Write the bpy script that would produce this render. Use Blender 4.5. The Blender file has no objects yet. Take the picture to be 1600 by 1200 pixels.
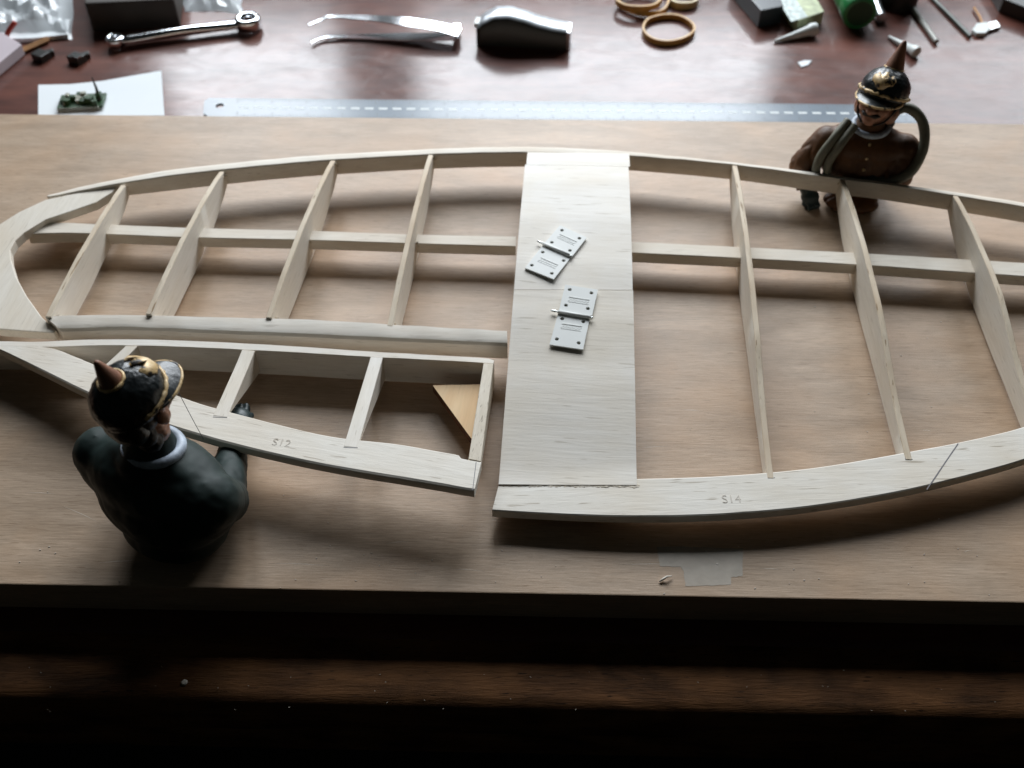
import bpy, bmesh, math, random
from mathutils import Vector, Matrix, noise
random.seed(7)
C = bpy.context.scene
COL = C.collection
S = 0.01                                  # everything below is written in centimetres
# ------------------------------------------------------------------ camera
F = 1600.0; TH = math.atan(1750.0/F); CH = 39.0
cam = bpy.data.cameras.new('camera'); camo = bpy.data.objects.new('camera', cam); COL.objects.link(camo)
cam.sensor_width = 36; cam.lens = 36*F/1600; cam.clip_start = 0.01; cam.clip_end = 30
camo.location = (0, 0, CH*S); camo.rotation_euler = (math.pi/2-TH, 0, 0)
cam.dof.use_dof = True; cam.dof.focus_distance = 0.475; cam.dof.aperture_fstop = 10.5
C.camera = camo
# ------------------------------------------------------------------ world, window light
w = bpy.data.worlds.new('World'); C.world = w; w.use_nodes = True
w.node_tree.nodes['Background'].inputs[0].default_value = (0.75, 0.85, 0.8, 1)
w.node_tree.nodes['Background'].inputs[1].default_value = 0.012
PANES = [(-57, -28), (-15, 42), (62, 104)]
for i, (xa, xb) in enumerate(PANES):
    l = bpy.data.lights.new('window_light', 'AREA'); l.shape = 'RECTANGLE'
    l.size = (xb-xa)*S; l.size_y = 76*S
    l.energy = 51*l.size*l.size_y*[1, 1, .55][i]; l.color = (0.89, 0.945, 1.0)
    o = bpy.data.objects.new('window_light', l); COL.objects.link(o)
    o.location = ((xa+xb)/2*S, 150*S, 76*S); o.rotation_euler = (math.radians(-90), 0, 0)
C.view_settings.view_transform = 'Standard'; C.view_settings.look = 'None'
C.view_settings.exposure = 0; C.view_settings.gamma = 1
C.view_settings.use_curve_mapping = False
C.cycles.max_bounces = 8
# ------------------------------------------------------------------ helpers
sT, cT = math.sin(TH), math.cos(TH)
def at(px, py, z=0.0):
    cx = (px-800)/F; cy = (600-py)/F
    d = Vector((cx, cT+cy*sT, -sT+cy*cT)); t = (z-CH)/d.z
    return Vector((d.x*t, d.y*t, z))
def proj(p):
    x, y, z = p[0], p[1], p[2]-CH
    f = y*cT - z*sT; u = y*sT + z*cT
    return 800+F*x/f, 600-F*u/f
WM = {}
def reg(o, m): WM[o.name] = m
def thing(name, label, cat, loc=(0, 0, 0), rot=(0, 0, 0), group=None):
    o = bpy.data.objects.new(name, None); COL.objects.link(o)
    o.location = Vector(loc)*S; o.rotation_euler = rot
    o.empty_display_size = .02
    o['label'] = label; o['category'] = cat
    if group: o['group'] = group
    reg(o, Matrix.Translation(Vector(loc)) @ __import__('mathutils').Euler(rot).to_matrix().to_4x4())
    return o
def tag(o, label, cat, group=None):
    o['label'] = label; o['category'] = cat
    if group: o['group'] = group
    return o
def obj(name, m, mat, parent=None, smooth=False, local=False, auto=None):
    """m: MB or Mesh in cm. World coordinates unless local (then in the parent's frame)."""
    me = m.mesh() if isinstance(m, MB) else m
    o = bpy.data.objects.new(name, me)
    if parent is None:
        vs = [v.co for v in me.vertices]
        c = Vector(((min(v.x for v in vs)+max(v.x for v in vs))/2, (min(v.y for v in vs)+max(v.y for v in vs))/2, min(v.z for v in vs)))
        me.transform(Matrix.Translation(-c)); o.location = c*S
        COL.objects.link(o); reg(o, Matrix.Translation(c))
    else:
        if not local: me.transform(WM[parent.name].inverted())
        o.parent = parent; COL.objects.link(o); reg(o, WM[parent.name])
    me.transform(Matrix.Scale(S, 4))
    for q in (mat if isinstance(mat, (list, tuple)) else [mat]): me.materials.append(q)
    if smooth or auto:
        for p in me.polygons: p.use_smooth = True
    if auto:
        b = bmesh.new(); b.from_mesh(me)
        for e in b.edges:
            if len(e.link_faces) == 2 and e.calc_face_angle(0) > math.radians(auto): e.smooth = False
        b.to_mesh(me); b.free()
    return o
class MB:
    def __init__(s): s.v = []; s.f = []; s.mi = []
    def add(s, vs, fs, mi=0):
        n = len(s.v); s.v += [Vector(v) for v in vs]
        for f in fs: s.f.append([n+i for i in f]); s.mi.append(mi)
        return s
    def rings(s, rs, cap=True, closed=False, mi=0):
        n = len(rs[0]); vs = [p for r in rs for p in r]; fs = []
        R = len(rs)
        for i in range(R if closed else R-1):
            a, b = i*n, ((i+1) % R)*n
            for j in range(n):
                k = (j+1) % n; fs.append([a+j, a+k, b+k, b+j])
        if cap and not closed: fs.append(list(range(n))[::-1]); fs.append([(R-1)*n+j for j in range(n)])
        return s.add(vs, fs, mi)
    def prism(s, pts, z0, z1, mi=0):
        n = len(pts)
        z0f = z0 if callable(z0) else (lambda p: z0); z1f = z1 if callable(z1) else (lambda p: z1)
        vs = [(p[0], p[1], z0f(p)) for p in pts]+[(p[0], p[1], z1f(p)) for p in pts]
        fs = [list(range(n))[::-1], [n+i for i in range(n)]]+[[i, (i+1) % n, n+(i+1) % n, n+i] for i in range(n)]
        return s.add(vs, fs, mi)
    def box(s, c, d, rz=0, M=None, mi=0):
        vs = []
        for z in (-.5, .5):
            for x, y in ((-.5, -.5), (.5, -.5), (.5, .5), (-.5, .5)):
                vs.append(Vector((x*d[0], y*d[1], z*d[2])))
        R = Matrix.Rotation(rz, 4, 'Z') if M is None else M
        vs = [R @ v + Vector(c) for v in vs]
        return s.add(vs, [[3, 2, 1, 0], [4, 5, 6, 7], [0, 1, 5, 4], [1, 2, 6, 5], [2, 3, 7, 6], [3, 0, 4, 7]], mi)
    def tube(s, pts, r, n=10, closed=False, flat=1.0, mi=0):
        pts = [Vector(p) for p in pts]; rs = []
        N = len(pts); up = Vector((0, 0, 1))
        for i, p in enumerate(pts):
            a = pts[(i-1) % N] if (closed or i > 0) else p; b = pts[(i+1) % N] if (closed or i < N-1) else p
            t = (b-a).normalized()
            x = t.cross(up)
            if x.length < 1e-3: x = Vector((1, 0, 0))
            x.normalize(); y = x.cross(t).normalized()
            rr = r[i] if isinstance(r, (list, tuple)) else r
            rs.append([p+x*rr*flat*math.cos(2*math.pi*k/n)+y*rr*math.sin(2*math.pi*k/n) for k in range(n)])
        return s.rings(rs, closed=closed, mi=mi)
    def lathe(s, prof, o=(0, 0, 0), M=None, n=32, sx=1, sy=1, mi=0):
        M = M or Matrix.Identity(4); o = Vector(o)
        rs = [[o + M @ Vector((r*sx*math.cos(2*math.pi*k/n), r*sy*math.sin(2*math.pi*k/n), z)) for k in range(n)] for r, z in prof]
        return s.rings(rs, mi=mi)
    def mesh(s, bevel=0):
        me = bpy.data.meshes.new('m'); me.from_pydata([tuple(v) for v in s.v], [], s.f)
        for p, i in zip(me.polygons, s.mi): p.material_index = i
        b = bmesh.new(); b.from_mesh(me); bmesh.ops.recalc_face_normals(b, faces=b.faces)
        if bevel:
            es = [e for e in b.edges if len(e.link_faces) == 2 and e.calc_face_angle(0) > .6]
            bmesh.ops.bevel(b, geom=es, offset=bevel, segments=2, affect='EDGES', profile=.6, clamp_overlap=True)
        b.to_mesh(me); b.free()
        return me
def cr(pts, n):
    """smooth polyline through pts, n samples by length"""
    P = [Vector(p) for p in pts]; P = [2*P[0]-P[1]]+P+[2*P[-1]-P[-2]]; out = []
    for i in range(1, len(P)-2):
        a, b, c, d = P[i-1:i+3]
        for k in range(16):
            t = k/16
            out.append(.5*((2*b)+(c-a)*t+(2*a-5*b+4*c-d)*t*t+(3*b-a-3*c+d)*t**3))
    out.append(P[-2])
    L = [0]
    for a, b in zip(out, out[1:]): L.append(L[-1]+(b-a).length)
    res = []; j = 0
    for k in range(n):
        t = L[-1]*k/(n-1)
        while j < len(L)-2 and L[j+1] < t: j += 1
        u = (t-L[j])/max(1e-9, L[j+1]-L[j]); res.append(out[j].lerp(out[j+1], min(1, max(0, u))))
    return res
def interp(tab, x):
    if x <= tab[0][0]: return tab[0][1]
    for (a, b), (c, d) in zip(tab, tab[1:]):
        if x <= c:
            t = (x-a)/(c-a); t = t*t*(3-2*t)*.35+t*.65
            return b+(d-b)*t
    return tab[-1][1]
RB = [(0, 0), (0, .78), (.06, .93), (.2, 1), (.93, 1), (1, .94), (1, .06), (.94, 0)]
def strip(back, front, zt, zb, prof=RB, n=60, wob=.0):
    """a bar swept along two traced edges, at its real height and thickness"""
    f = zt if callable(zt) else (lambda p: zt); g = zb if callable(zb) else (lambda p: zb)
    B = cr([at(x, y, 0 if callable(zt) else zt) if not callable(zt) else atf(x, y, f) for x, y in back], n)
    Fp = cr([at(x, y, zt) if not callable(zt) else atf(x, y, f) for x, y in front], n)
    m = MB(); rs = []
    for i, (a, b) in enumerate(zip(B, Fp)):
        r = []
        for u, v in prof:
            p = a.lerp(b, u); t, bo = f(p), g(p)
            p.z = bo+(t-bo)*v
            if wob: p.z += wob*noise.noise(Vector((p.x*.8, p.y*.8, 3)))*v; p.y += wob*.6*noise.noise(Vector((p.x*.7, 1, 3)))
            r.append(p)
        rs.append(r)
    return m.rings(rs)
def atf(px, py, f):
    z = 1.5
    for _ in range(8): p = at(px, py, z); z = f(p)
    return at(px, py, z)
def blob(items, voxel=.07, smooth=6, sub=0):
    """union of ellipsoids and tapered capsules, remeshed into one smooth surface (cm)"""
    b = bmesh.new()
    for it in items:
        if it[0] == 'e':
            _, c, r = it[:3]; R = it[3] if len(it) > 3 else Matrix.Identity(4)
            bmesh.ops.create_icosphere(b, subdivisions=4, radius=1, matrix=Matrix.Translation(c) @ R @ Matrix.Diagonal((*r, 1)))
        else:
            _, p, q, r0, r1 = it; p = Vector(p); q = Vector(q); N = max(3, int((q-p).length/(.4*max(.05, min(r0, r1))))+1)
            for k in range(N+1):
                t = k/N; rr = r0+(r1-r0)*t
                bmesh.ops.create_icosphere(b, subdivisions=2, radius=rr, matrix=Matrix.Translation(p.lerp(q, t)))
    me = bpy.data.meshes.new('t'); b.to_mesh(me); b.free()
    o = bpy.data.objects.new('t', me); COL.objects.link(o)
    md = o.modifiers.new('r', 'REMESH'); md.mode = 'VOXEL'; md.voxel_size = voxel
    if smooth:
        sm = o.modifiers.new('s', 'SMOOTH'); sm.iterations = smooth; sm.factor = .5
    dg = bpy.context.evaluated_depsgraph_get(); dg.update()
    out = bpy.data.meshes.new_from_object(o.evaluated_get(dg))
    bpy.data.objects.remove(o); return out
def text_mesh(txt, size, ext=.004):
    cu = bpy.data.curves.new('t', 'FONT'); cu.body = txt; cu.size = size; cu.extrude = ext; cu.align_x = 'CENTER'; cu.align_y = 'CENTER'
    cu.offset = -size*.012
    o = bpy.data.objects.new('t', cu); COL.objects.link(o)
    dg = bpy.context.evaluated_depsgraph_get(); dg.update()
    me = bpy.data.meshes.new_from_object(o.evaluated_get(dg)); bpy.data.objects.remove(o); return me
def plate_holes(outline, holes, z0, z1):
    """flat plate in cm with round holes, from a filled 2D curve"""
    cu = bpy.data.curves.new('p', 'CURVE'); cu.dimensions = '2D'; cu.fill_mode = 'BOTH'; cu.extrude = (z1-z0)/2
    for loop in [outline]+holes:
        sp = cu.splines.new('POLY'); sp.points.add(len(loop)-1); sp.use_cyclic_u = True
        for q, p in zip(sp.points, loop): q.co = (p[0], p[1], 0, 1)
    o = bpy.data.objects.new('p', cu); COL.objects.link(o)
    dg = bpy.context.evaluated_depsgraph_get(); dg.update()
    me = bpy.data.meshes.new_from_object(o.evaluated_get(dg)); bpy.data.objects.remove(o)
    me.transform(Matrix.Translation((0, 0, (z0+z1)/2))); return me
# ------------------------------------------------------------------ materials
def mat(name, col, rough=.5, metal=0, spec=.5, nscale=0, namp=.15, bump=0, bscale=None, coat=0, trans=0, alpha=1, stretch=(1, 1, 1), rvar=0):
    m = bpy.data.materials.new(name); m.use_nodes = True; nt = m.node_tree; b = nt.nodes['Principled BSDF']
    b.inputs['Base Color'].default_value = (*col, 1); b.inputs['Roughness'].default_value = rough
    b.inputs['Metallic'].default_value = metal; b.inputs['Specular IOR Level'].default_value = spec
    b.inputs['Coat Weight'].default_value = coat; b.inputs['Transmission Weight'].default_value = trans; b.inputs['Alpha'].default_value = alpha
    if nscale or bump:
        tc = nt.nodes.new('ShaderNodeTexCoord'); mp = nt.nodes.new('ShaderNodeMapping'); mp.inputs['Scale'].default_value = stretch
        nt.links.new(tc.outputs['Object'], mp.inputs[0])
    if nscale:
        n = nt.nodes.new('ShaderNodeTexNoise'); n.inputs['Scale'].default_value = nscale; n.inputs['Detail'].default_value = 8; n.inputs['Roughness'].default_value = .6
        nt.links.new(mp.outputs[0], n.inputs[0])
        r = nt.nodes.new('ShaderNodeValToRGB'); r.color_ramp.elements[0].position = .3; r.color_ramp.elements[1].position = .7
        r.color_ramp.elements[0].color = (*[c*(1-namp) for c in col], 1); r.color_ramp.elements[1].color = (*[min(1, c*(1+namp)) for c in col], 1)
        nt.links.new(n.outputs[0], r.inputs[0]); nt.links.new(r.outputs[0], b.inputs['Base Color'])
        if rvar:
            mr = nt.nodes.new('ShaderNodeMapRange'); mr.inputs[3].default_value = rough-rvar; mr.inputs[4].default_value = rough+rvar
            nt.links.new(n.outputs[0], mr.inputs[0]); nt.links.new(mr.outputs[0], b.inputs['Roughness'])
    if bump:
        n2 = nt.nodes.new('ShaderNodeTexNoise'); n2.inputs['Scale'].default_value = bscale or nscale; n2.inputs['Detail'].default_value = 6
        nt.links.new(mp.outputs[0], n2.inputs[0])
        bp = nt.nodes.new('ShaderNodeBump'); bp.inputs['Strength'].default_value = bump; bp.inputs['Distance'].default_value = .0006
        nt.links.new(n2.outputs[0], bp.inputs['Height']); nt.links.new(bp.outputs[0], b.inputs['Normal'])
    return m
def wood(name, light, dark, streak, ang=0, rough=.6, spec=.2, fine=1.0, fleck=.5, stain=None, bump=.25, tilt='Z', coat=0, patch=.5, fleckcol=None, croughv=.3, fc=.9, el=1.6, big=0, wear=0):
    """grained wood: broad bands, fine fibres and short pore flecks, all along the grain"""
    m = bpy.data.materials.new(name); m.use_nodes = True; nt = m.node_tree; b = nt.nodes['Principled BSDF']; L = nt.links.new
    tc = nt.nodes.new('ShaderNodeTexCoord'); rot = nt.nodes.new('ShaderNodeMapping'); rot.inputs['Rotation'].default_value = (0, 0, -ang)
    L(tc.outputs['Object'], rot.inputs[0])
    def nz(sx, sy, sz, scale, det=6, rgh=.6, dist=0, off=0):
        mp = nt.nodes.new('ShaderNodeMapping'); mp.inputs['Scale'].default_value = (sx*el, sy, sz); mp.inputs['Location'].default_value = (off, off*.7, 0)
        L(rot.outputs[0], mp.inputs[0]); n = nt.nodes.new('ShaderNodeTexNoise'); n.inputs['Scale'].default_value = scale
        n.inputs['Detail'].default_value = det; n.inputs['Roughness'].default_value = rgh; n.inputs['Distortion'].default_value = dist
        L(mp.outputs[0], n.inputs[0]); return n.outputs[0]
    def ramp(src, a, bb, ca, cb):
        r = nt.nodes.new('ShaderNodeValToRGB'); e = r.color_ramp.elements; e[0].position = a; e[1].position = bb; e[0].color = (*ca, 1); e[1].color = (*cb, 1)
        L(src, r.inputs[0]); return r.outputs[0]
    def mix(fac, a, c, mode='MIX'):
        x = nt.nodes.new('ShaderNodeMix'); x.data_type = 'RGBA'; x.blend_type = mode
        if isinstance(fac, float): x.inputs[0].default_value = fac
        else: L(fac, x.inputs[0])
        for i, q in ((6, a), (7, c)):
            if isinstance(q, tuple): x.inputs[i].default_value = (*q, 1)
            else: L(q, x.inputs[i])
        return x.outputs[2]
    broad = nz(1.0, 7, 7, 9, 6, .6, 1.2)
    col = ramp(broad, .35, .68, light, dark)
    fine_n = nz(1.1, 22, 22, 26*fine, 8, .7, .5, 3)
    fl = ramp(fine_n, .3, .72, (fc, fc-.01, fc-.025), (1.05, 1.05, 1.05))
    col = mix(1.0, col, fl, 'MULTIPLY')
    pt = ramp(nz(1, 1.6, 1.6, 14, 3, .5, .3, 9), .42, .7, (0, 0, 0), (1, 1, 1))
    bw = nt.nodes.new('ShaderNodeMath'); bw.operation = 'MULTIPLY'; bw.inputs[1].default_value = patch
    L(pt, bw.inputs[0]); col = mix(bw.outputs[0], col, streak)
    fk = ramp(nz(.5, 9, 9, 90*fine, 2, .4, .1, 17), .66, .73, (0, 0, 0), (1, 1, 1))
    fm = nt.nodes.new('ShaderNodeMath'); fm.operation = 'MULTIPLY'; fm.inputs[1].default_value = fleck; L(fk, fm.inputs[0])
    col = mix(fm.outputs[0], col, fleckcol or tuple(c*.45 for c in streak))
    if big:                                    # slow tonal drift and long growth-ring figure of a wide plank
        g = ramp(nz(.55, 4.5, 4.5, 6, 5, .55, 2.2, 31), .36, .66, (1-big, 1-big*1.05, 1-big*1.15), (1.06, 1.06, 1.06)); col = mix(1.0, col, g, 'MULTIPLY')
    oi = nt.nodes.new('ShaderNodeObjectInfo'); tint = nt.nodes.new('ShaderNodeValToRGB'); e = tint.color_ramp.elements
    e[0].color = (.90, .87, .82, 1); e[1].color = (1.0, 1.0, 1.0, 1); L(oi.outputs['Random'], tint.inputs[0]); col = mix(1.0, col, tint.outputs[0], 'MULTIPLY')
    if wear:
        wn = nz(1.2, 2.5, 2.5, 22, 7, .7, .8, 41); mr = nt.nodes.new('ShaderNodeMapRange'); mr.inputs[1].default_value = .3; mr.inputs[2].default_value = .7
        mr.inputs[3].default_value = croughv-wear*.4; mr.inputs[4].default_value = croughv+wear; L(wn, mr.inputs[0]); L(mr.outputs[0], b.inputs['Coat Roughness'])
    L(col, b.inputs['Base Color'])
    b.inputs['Roughness'].default_value = rough; b.inputs['Specular IOR Level'].default_value = spec
    b.inputs['Coat Weight'].default_value = coat
    if not wear: b.inputs['Coat Roughness'].default_value = croughv
    bp = nt.nodes.new('ShaderNodeBump'); bp.inputs['Strength'].default_value = bump; bp.inputs['Distance'].default_value = .0004
    L(fine_n, bp.inputs['Height']); L(bp.outputs[0], b.inputs['Normal'])
    if coat: L(bp.outputs[0], b.inputs['Coat Normal'])
    return m
BL, BD, BS = (.92, .885, .825), (.87, .82, .735), (.76, .62, .45)
balsa = wood('balsa', BL, BD, BS, fine=1.1, fleck=.35, patch=.3)
balsa_y = wood('balsa_across', BL, BD, BS, ang=math.radians(85), fine=1.1, fleck=.3, patch=.25)
balsa_sheet = wood('balsa_sheet', (.91, .88, .83), (.865, .825, .765), (.80, .68, .50), ang=math.radians(-4), fine=.8, fleck=.38, patch=.3, bump=.35, fc=.95)
balsa_te = wood('balsa_trailing', (.93, .895, .83), (.88, .835, .755), (.72, .57, .38), ang=math.radians(2), fine=.9, fleck=.6, patch=.3, bump=.4)
balsa_el = wood('balsa_elevator', (.93, .895, .83), (.88, .835, .755), (.70, .56, .40), ang=math.radians(-12), fine=1.0, fleck=.55, patch=.3, bump=.4)
balsa_end = wood('balsa_end', (.90, .84, .74), (.76, .69, .58), (.55, .45, .33), ang=math.radians(80), fine=2.2, fleck=.8, patch=.2, bump=.9)
spar_m = wood('spar_wood', (.90, .86, .79), (.82, .755, .665), (.70, .56, .41), fine=1.2, fleck=.3, patch=.25)
char = mat('laser_cut_edge', (.42, .29, .17), .7, nscale=420, namp=.6, bump=.5, bscale=500)
board_m = wood('board_wood', (.60, .46, .345), (.50, .37, .265), (.57, .37, .225), ang=math.radians(-1.2), rough=.42, spec=.3, fine=2.0, fleck=.6, patch=.5, bump=.3, coat=.0, fc=.66, el=1.5, big=.15)
table_m = wood('table_wood', (.15, .055, .042), (.085, .030, .024), (.19, .065, .042), rough=.55, spec=.15, fine=.8, fleck=.4, patch=.6, bump=.12, coat=.58, croughv=.12, big=.25, wear=.12, fc=.8)
edge_m = wood('worn_edge_wood', (.26, .12, .05), (.085, .042, .02), (.32, .15, .06), rough=.7, spec=.15, fine=1.5, fleck=.8, patch=.7, bump=1.0, fc=.5, el=2, big=.4, fleckcol=(.006, .004, .003))
ply_m = wood('ply_wood', (.86, .60, .34), (.90, .68, .42), (.74, .44, .20), ang=math.radians(82), fine=.5, fleck=.2, patch=.3, rough=.5)
ply_e = mat('ply_edge', (.13, .05, .02), .7, nscale=300, namp=.5)
pencil = mat('pencil', (.17, .16, .17), .6)
print_m = mat('faint_print', (.66, .60, .52), .7)
glue = mat('dried_glue', (.52, .44, .33), .35, nscale=500, namp=.6, bump=.8, bscale=300)
glue_dark = mat('glue_stain', (.40, .32, .23), .6)
nylon = mat('white_nylon', (.84, .85, .82), .5, spec=.3, nscale=60, namp=.03)
steel = mat('steel', (.62, .64, .63), .18, metal=1)
chrome = mat('chrome', (.75, .77, .80), .13, metal=1)
brushed = mat('brushed_steel', (.55, .58, .60), .3, metal=1)
black_p = mat('black_plastic', (.012, .013, .011), .35, spec=.5)
dark_box = mat('dark_box', (.030, .022, .016), .6, nscale=40, namp=.3)
skin = mat('painted_skin', (.40, .19, .115), .38, nscale=150, namp=.2, bump=.15, bscale=90)
blue_cloth = mat('painted_dark_tunic', (.014, .027, .024), .62, spec=.3, nscale=80, namp=.3, bump=.3, bscale=120)
brown_cloth = mat('painted_brown_tunic', (.105, .042, .012), .55, spec=.4, nscale=70, namp=.45, bump=.4, bscale=110)
helm = mat('painted_helmet_black', (.010, .014, .015), .33, spec=.5, nscale=200, namp=.3, bump=1.0, bscale=150)
gold = mat('painted_gold', (.74, .53, .27), .42, metal=.1, nscale=220, namp=.35, bump=.6, bscale=260)
gr = [n for n in gold.node_tree.nodes if n.type == 'VALTORGB'][0]; gr.color_ramp.elements[0].position = .40; gr.color_ramp.elements[0].color = (.03, .025, .02, 1); gr.color_ramp.elements[1].position = .47
gr.color_ramp.elements[1].color = (.66, .45, .20, 1); ge = gr.color_ramp.elements.new(.65); ge.color = (.80, .62, .38, 1)
copper = mat('painted_copper_spike', (.26, .12, .07), .5, nscale=120, namp=.35, bump=.3, bscale=150)
collar_m = mat('painted_collar', (.42, .48, .56), .5, nscale=200, namp=.4, bump=.5, bscale=200)
glove_m = mat('painted_glove', (.030, .050, .052), .45, nscale=90, namp=.3, bump=.2, bscale=100)
roll_m = mat('painted_blanket_roll', (.17, .165, .12), .55, nscale=120, namp=.3, bump=.4, bscale=140)
hair_m = mat('painted_hair', (.018, .012, .008), .5, nscale=200, namp=.4, bump=.8, bscale=300)
white_e = mat('painted_eye', (.55, .50, .42), .3)
rubber = mat('rubber_band', (.55, .31, .08), .45, nscale=60, namp=.15)
rubber_p = mat('pale_rubber_band', (.60, .50, .28), .45)
paper = mat('paper', (.78, .82, .84), .7, nscale=10, namp=.03)
green_p = mat('green_plastic', (.02, .20, .055), .3, spec=.6)
green_l = mat('green_label', (.07, .30, .10), .4, nscale=200, namp=.3)
white_p = mat('white_plastic', (.62, .66, .64), .35)
pcb = mat('circuit_green', (.03, .075, .03), .4, nscale=500, namp=.7)
solder = mat('solder', (.55, .55, .48), .3, metal=.7)
bag_m = mat('clear_plastic_bag', (.72, .76, .78), .12, spec=.9, alpha=.62, bump=.6, bscale=70)
tape_m = mat('masking_tape', (.62, .57, .49), .45, nscale=120, namp=.1, bump=.4, bscale=120, alpha=.42)
red_p = mat('red_wire', (.45, .05, .03), .4)
lilac = mat('pale_card', (.50, .43, .46), .6, nscale=20, namp=.05)
ochre = mat('ochre_wood', (.45, .22, .08), .6, nscale=80, namp=.3)
yellowish = mat('box_label', (.45, .50, .30), .4, nscale=130, namp=.35)
# ------------------------------------------------------------------ workbench, floor, board
fm = MB(); fm.box((0, 80, -78), (700, 600, 2))
fl = obj('floor', fm, mat('dark_floor', (.02, .016, .013), .8, nscale=4, namp=.3)); fl['kind'] = 'structure'
TZ = -2.0
A = at(0, 1093, TZ); B = at(1600, 1127, TZ); dx = (B-A).normalized(); nrm = Vector((-dx.y, dx.x, 0))
bench = thing('workbench', 'dark red brown wooden workbench with a worn scratched front edge', 'workbench', (0, 20, -76))
def benchpt(s, d, z): p = A+dx*s-nrm*d; return Vector((p.x, p.y, z))
m = MB(); rs = []
for s in [-90+i*2.0 for i in range(106)]:
    r = []
    for d, z in [(-140, -2), (-3.2, -2), (-1.5, -2.02), (-.7, -2.06), (-.25, -2.2), (0, -2.5), (.05, -3), (-.1, -4.6), (-.5, -4.9), (-140, -4.9)]:
        k = noise.noise(Vector((s*.35, d, 0)))*.07 if -1 < d < 1 else 0
        r.append(benchpt(s, d+k, z+k*.6))
    rs.append(r)
m.rings(rs)
me = m.mesh()
def near_front(p): return (p.center-A).dot(-nrm) > -3.3
for p in me.polygons:
    if near_front(p): p.material_index = 1
obj('worktop', me, [table_m, edge_m], bench, auto=40)
m = MB(); m.rings([[benchpt(s, -4, -4.92), benchpt(s, -4, -16), benchpt(s, -6, -16), benchpt(s, -6, -4.92)] for s in (-88, 118)])
obj('apron', m, edge_m, bench)
for s, d in ((-80, -8), (110, -8), (-80, -130), (110, -130)):
    m = MB(); p = benchpt(s, d, -40); m.box((p.x, p.y, (-4.93-77)/2), (6, 6, 72.05)); obj('leg', m, edge_m, bench)
# board
pL, pR = at(0, 912.5, 0), at(1600, 941.5, 0); qL, qR = at(0, 178, 0), at(1600, 194, 0)
u1 = (pR-pL).normalized(); u2 = (qR-qL).normalized()
poly = [pL-u1*14, pR+u1*16, qR+u2*14, qL-u2*12]
m = MB(); m.prism(poly, TZ+.004, 0)
bo = obj('building_board', m.mesh(bevel=.06), board_m)
tag(bo, 'long pale brown flat wooden board lying along the bench under the balsa frame', 'board')
scr = mat('scratch', (.74, .64, .52), .5)
for (x0, y0), (x1, y1) in (((150, 880), (215, 876)), ((96, 790), (158, 818)), ((965, 882), (1068, 882)), ((1188, 889), (1221, 890)), ((1505, 863), (1519, 860)), ((1437, 672), (1458, 674)), ((1000, 700), (1046, 697)), ((40, 770), (88, 772)), ((420, 880), (520, 884)), ((700, 889), (760, 893)), ((480, 215), (560, 210)), ((712, 182), (726, 190)), ((1062, 640), (1100, 643)), ((600, 850), (640, 846))):
    a = at(x0, y0, 0); b = at(x1, y1, 0); n_ = Vector((-(b-a).y, (b-a).x, 0)).normalized()*.012; q = a.lerp(b, .5)+n_*3
    m = MB(); m.prism([a, q+n_, b, q-n_], .001, .004)
    obj('scratch', m, scr, bo)
print('board', [tuple(round(c, 1) for c in p) for p in poly])
# ------------------------------------------------------------------ the balsa tail frame
TOP = [(0, 2.22), (1.2, 2.4), (3.5, 2.6), (7, 2.7), (10.5, 2.58), (14, 2.25), (18, 1.80), (24, 1.045)]
BOT = [(0, 1.2), (1.2, .85), (3.5, .4), (7, .16), (10.5, .18), (14, .30), (18, .36), (24, .5)]
frame = thing('tailplane_frame', 'large curved pale balsa tailplane frame with ribs and a sheeted middle', 'model aircraft frame', (2, 42, 0))
le_b = [(72, 304), (120, 290), (180, 277), (250, 263), (340, 252), (430, 243), (520, 236), (680, 228), (800, 224.5), (890, 227), (980, 233), (1100, 246), (1240, 262), (1400, 284), (1600, 313), (1760, 345)]
le_f = [(76, 307), (125, 298), (184, 287), (250, 277), (340, 266), (430, 257), (520, 250), (680, 241), (800, 238), (890, 239), (980, 243), (1145, 257), (1312, 280), (1400, 291), (1600, 323), (1750, 352)]
obj('leading_edge', strip(le_b, le_f, lambda p: 2.25-.37*min(1, max(0, (-19.5-p.x)/7))**1.5, 1.15, prof=[(0, .1), (0, .55), (.1, .82), (.3, .96), (.5, 1), (.94, 1), (1, .95), (1, .04), (.95, 0), (.1, 0)], n=110, wob=.02), spar_m, frame, auto=35)
sp_b = [(42, 350), (100, 347.5), (160, 350), (300, 355.5), (480, 360), (650, 366), (806, 369)]
sp_f = [(42, 366), (100, 364), (160, 365.5), (300, 371), (480, 375), (650, 380.5), (806, 385)]
sq = [(0, 0), (0, .95), (.04, 1), (.96, 1), (1, .95), (1, 0)]
obj('centre_spar', strip(sp_b, sp_f, 1.5, .82, prof=sq, n=50, wob=.015), spar_m, frame, auto=35)
sp_b = [(986, 377), (1150, 385), (1345, 395), (1530, 406), (1760, 420)]
sp_f = [(986, 395), (1150, 403), (1345, 414), (1530, 427), (1760, 442)]
obj('centre_spar', strip(sp_b, sp_f, 1.5, .82, prof=sq, n=50, wob=.015), spar_m, frame, auto=35)
as_b = [(70, 494), (110, 492), (200, 491), (330, 494), (480, 498), (650, 508), (792, 516)]
as_f = [(92, 513), (130, 513), (200, 511), (330, 516), (480, 522), (650, 530), (793, 536)]
obj('rear_spar', strip(as_b, as_f, 2.15, 1.0, prof=[(0, 0), (0, .93), (.06, 1), (.72, .985), (.90, .93), (1, .80), (1, .03), (.98, 0)], n=70, wob=.03), spar_m, frame, auto=28)
def tez(p): return 1.05+.012*max(0, p.x)
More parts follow.
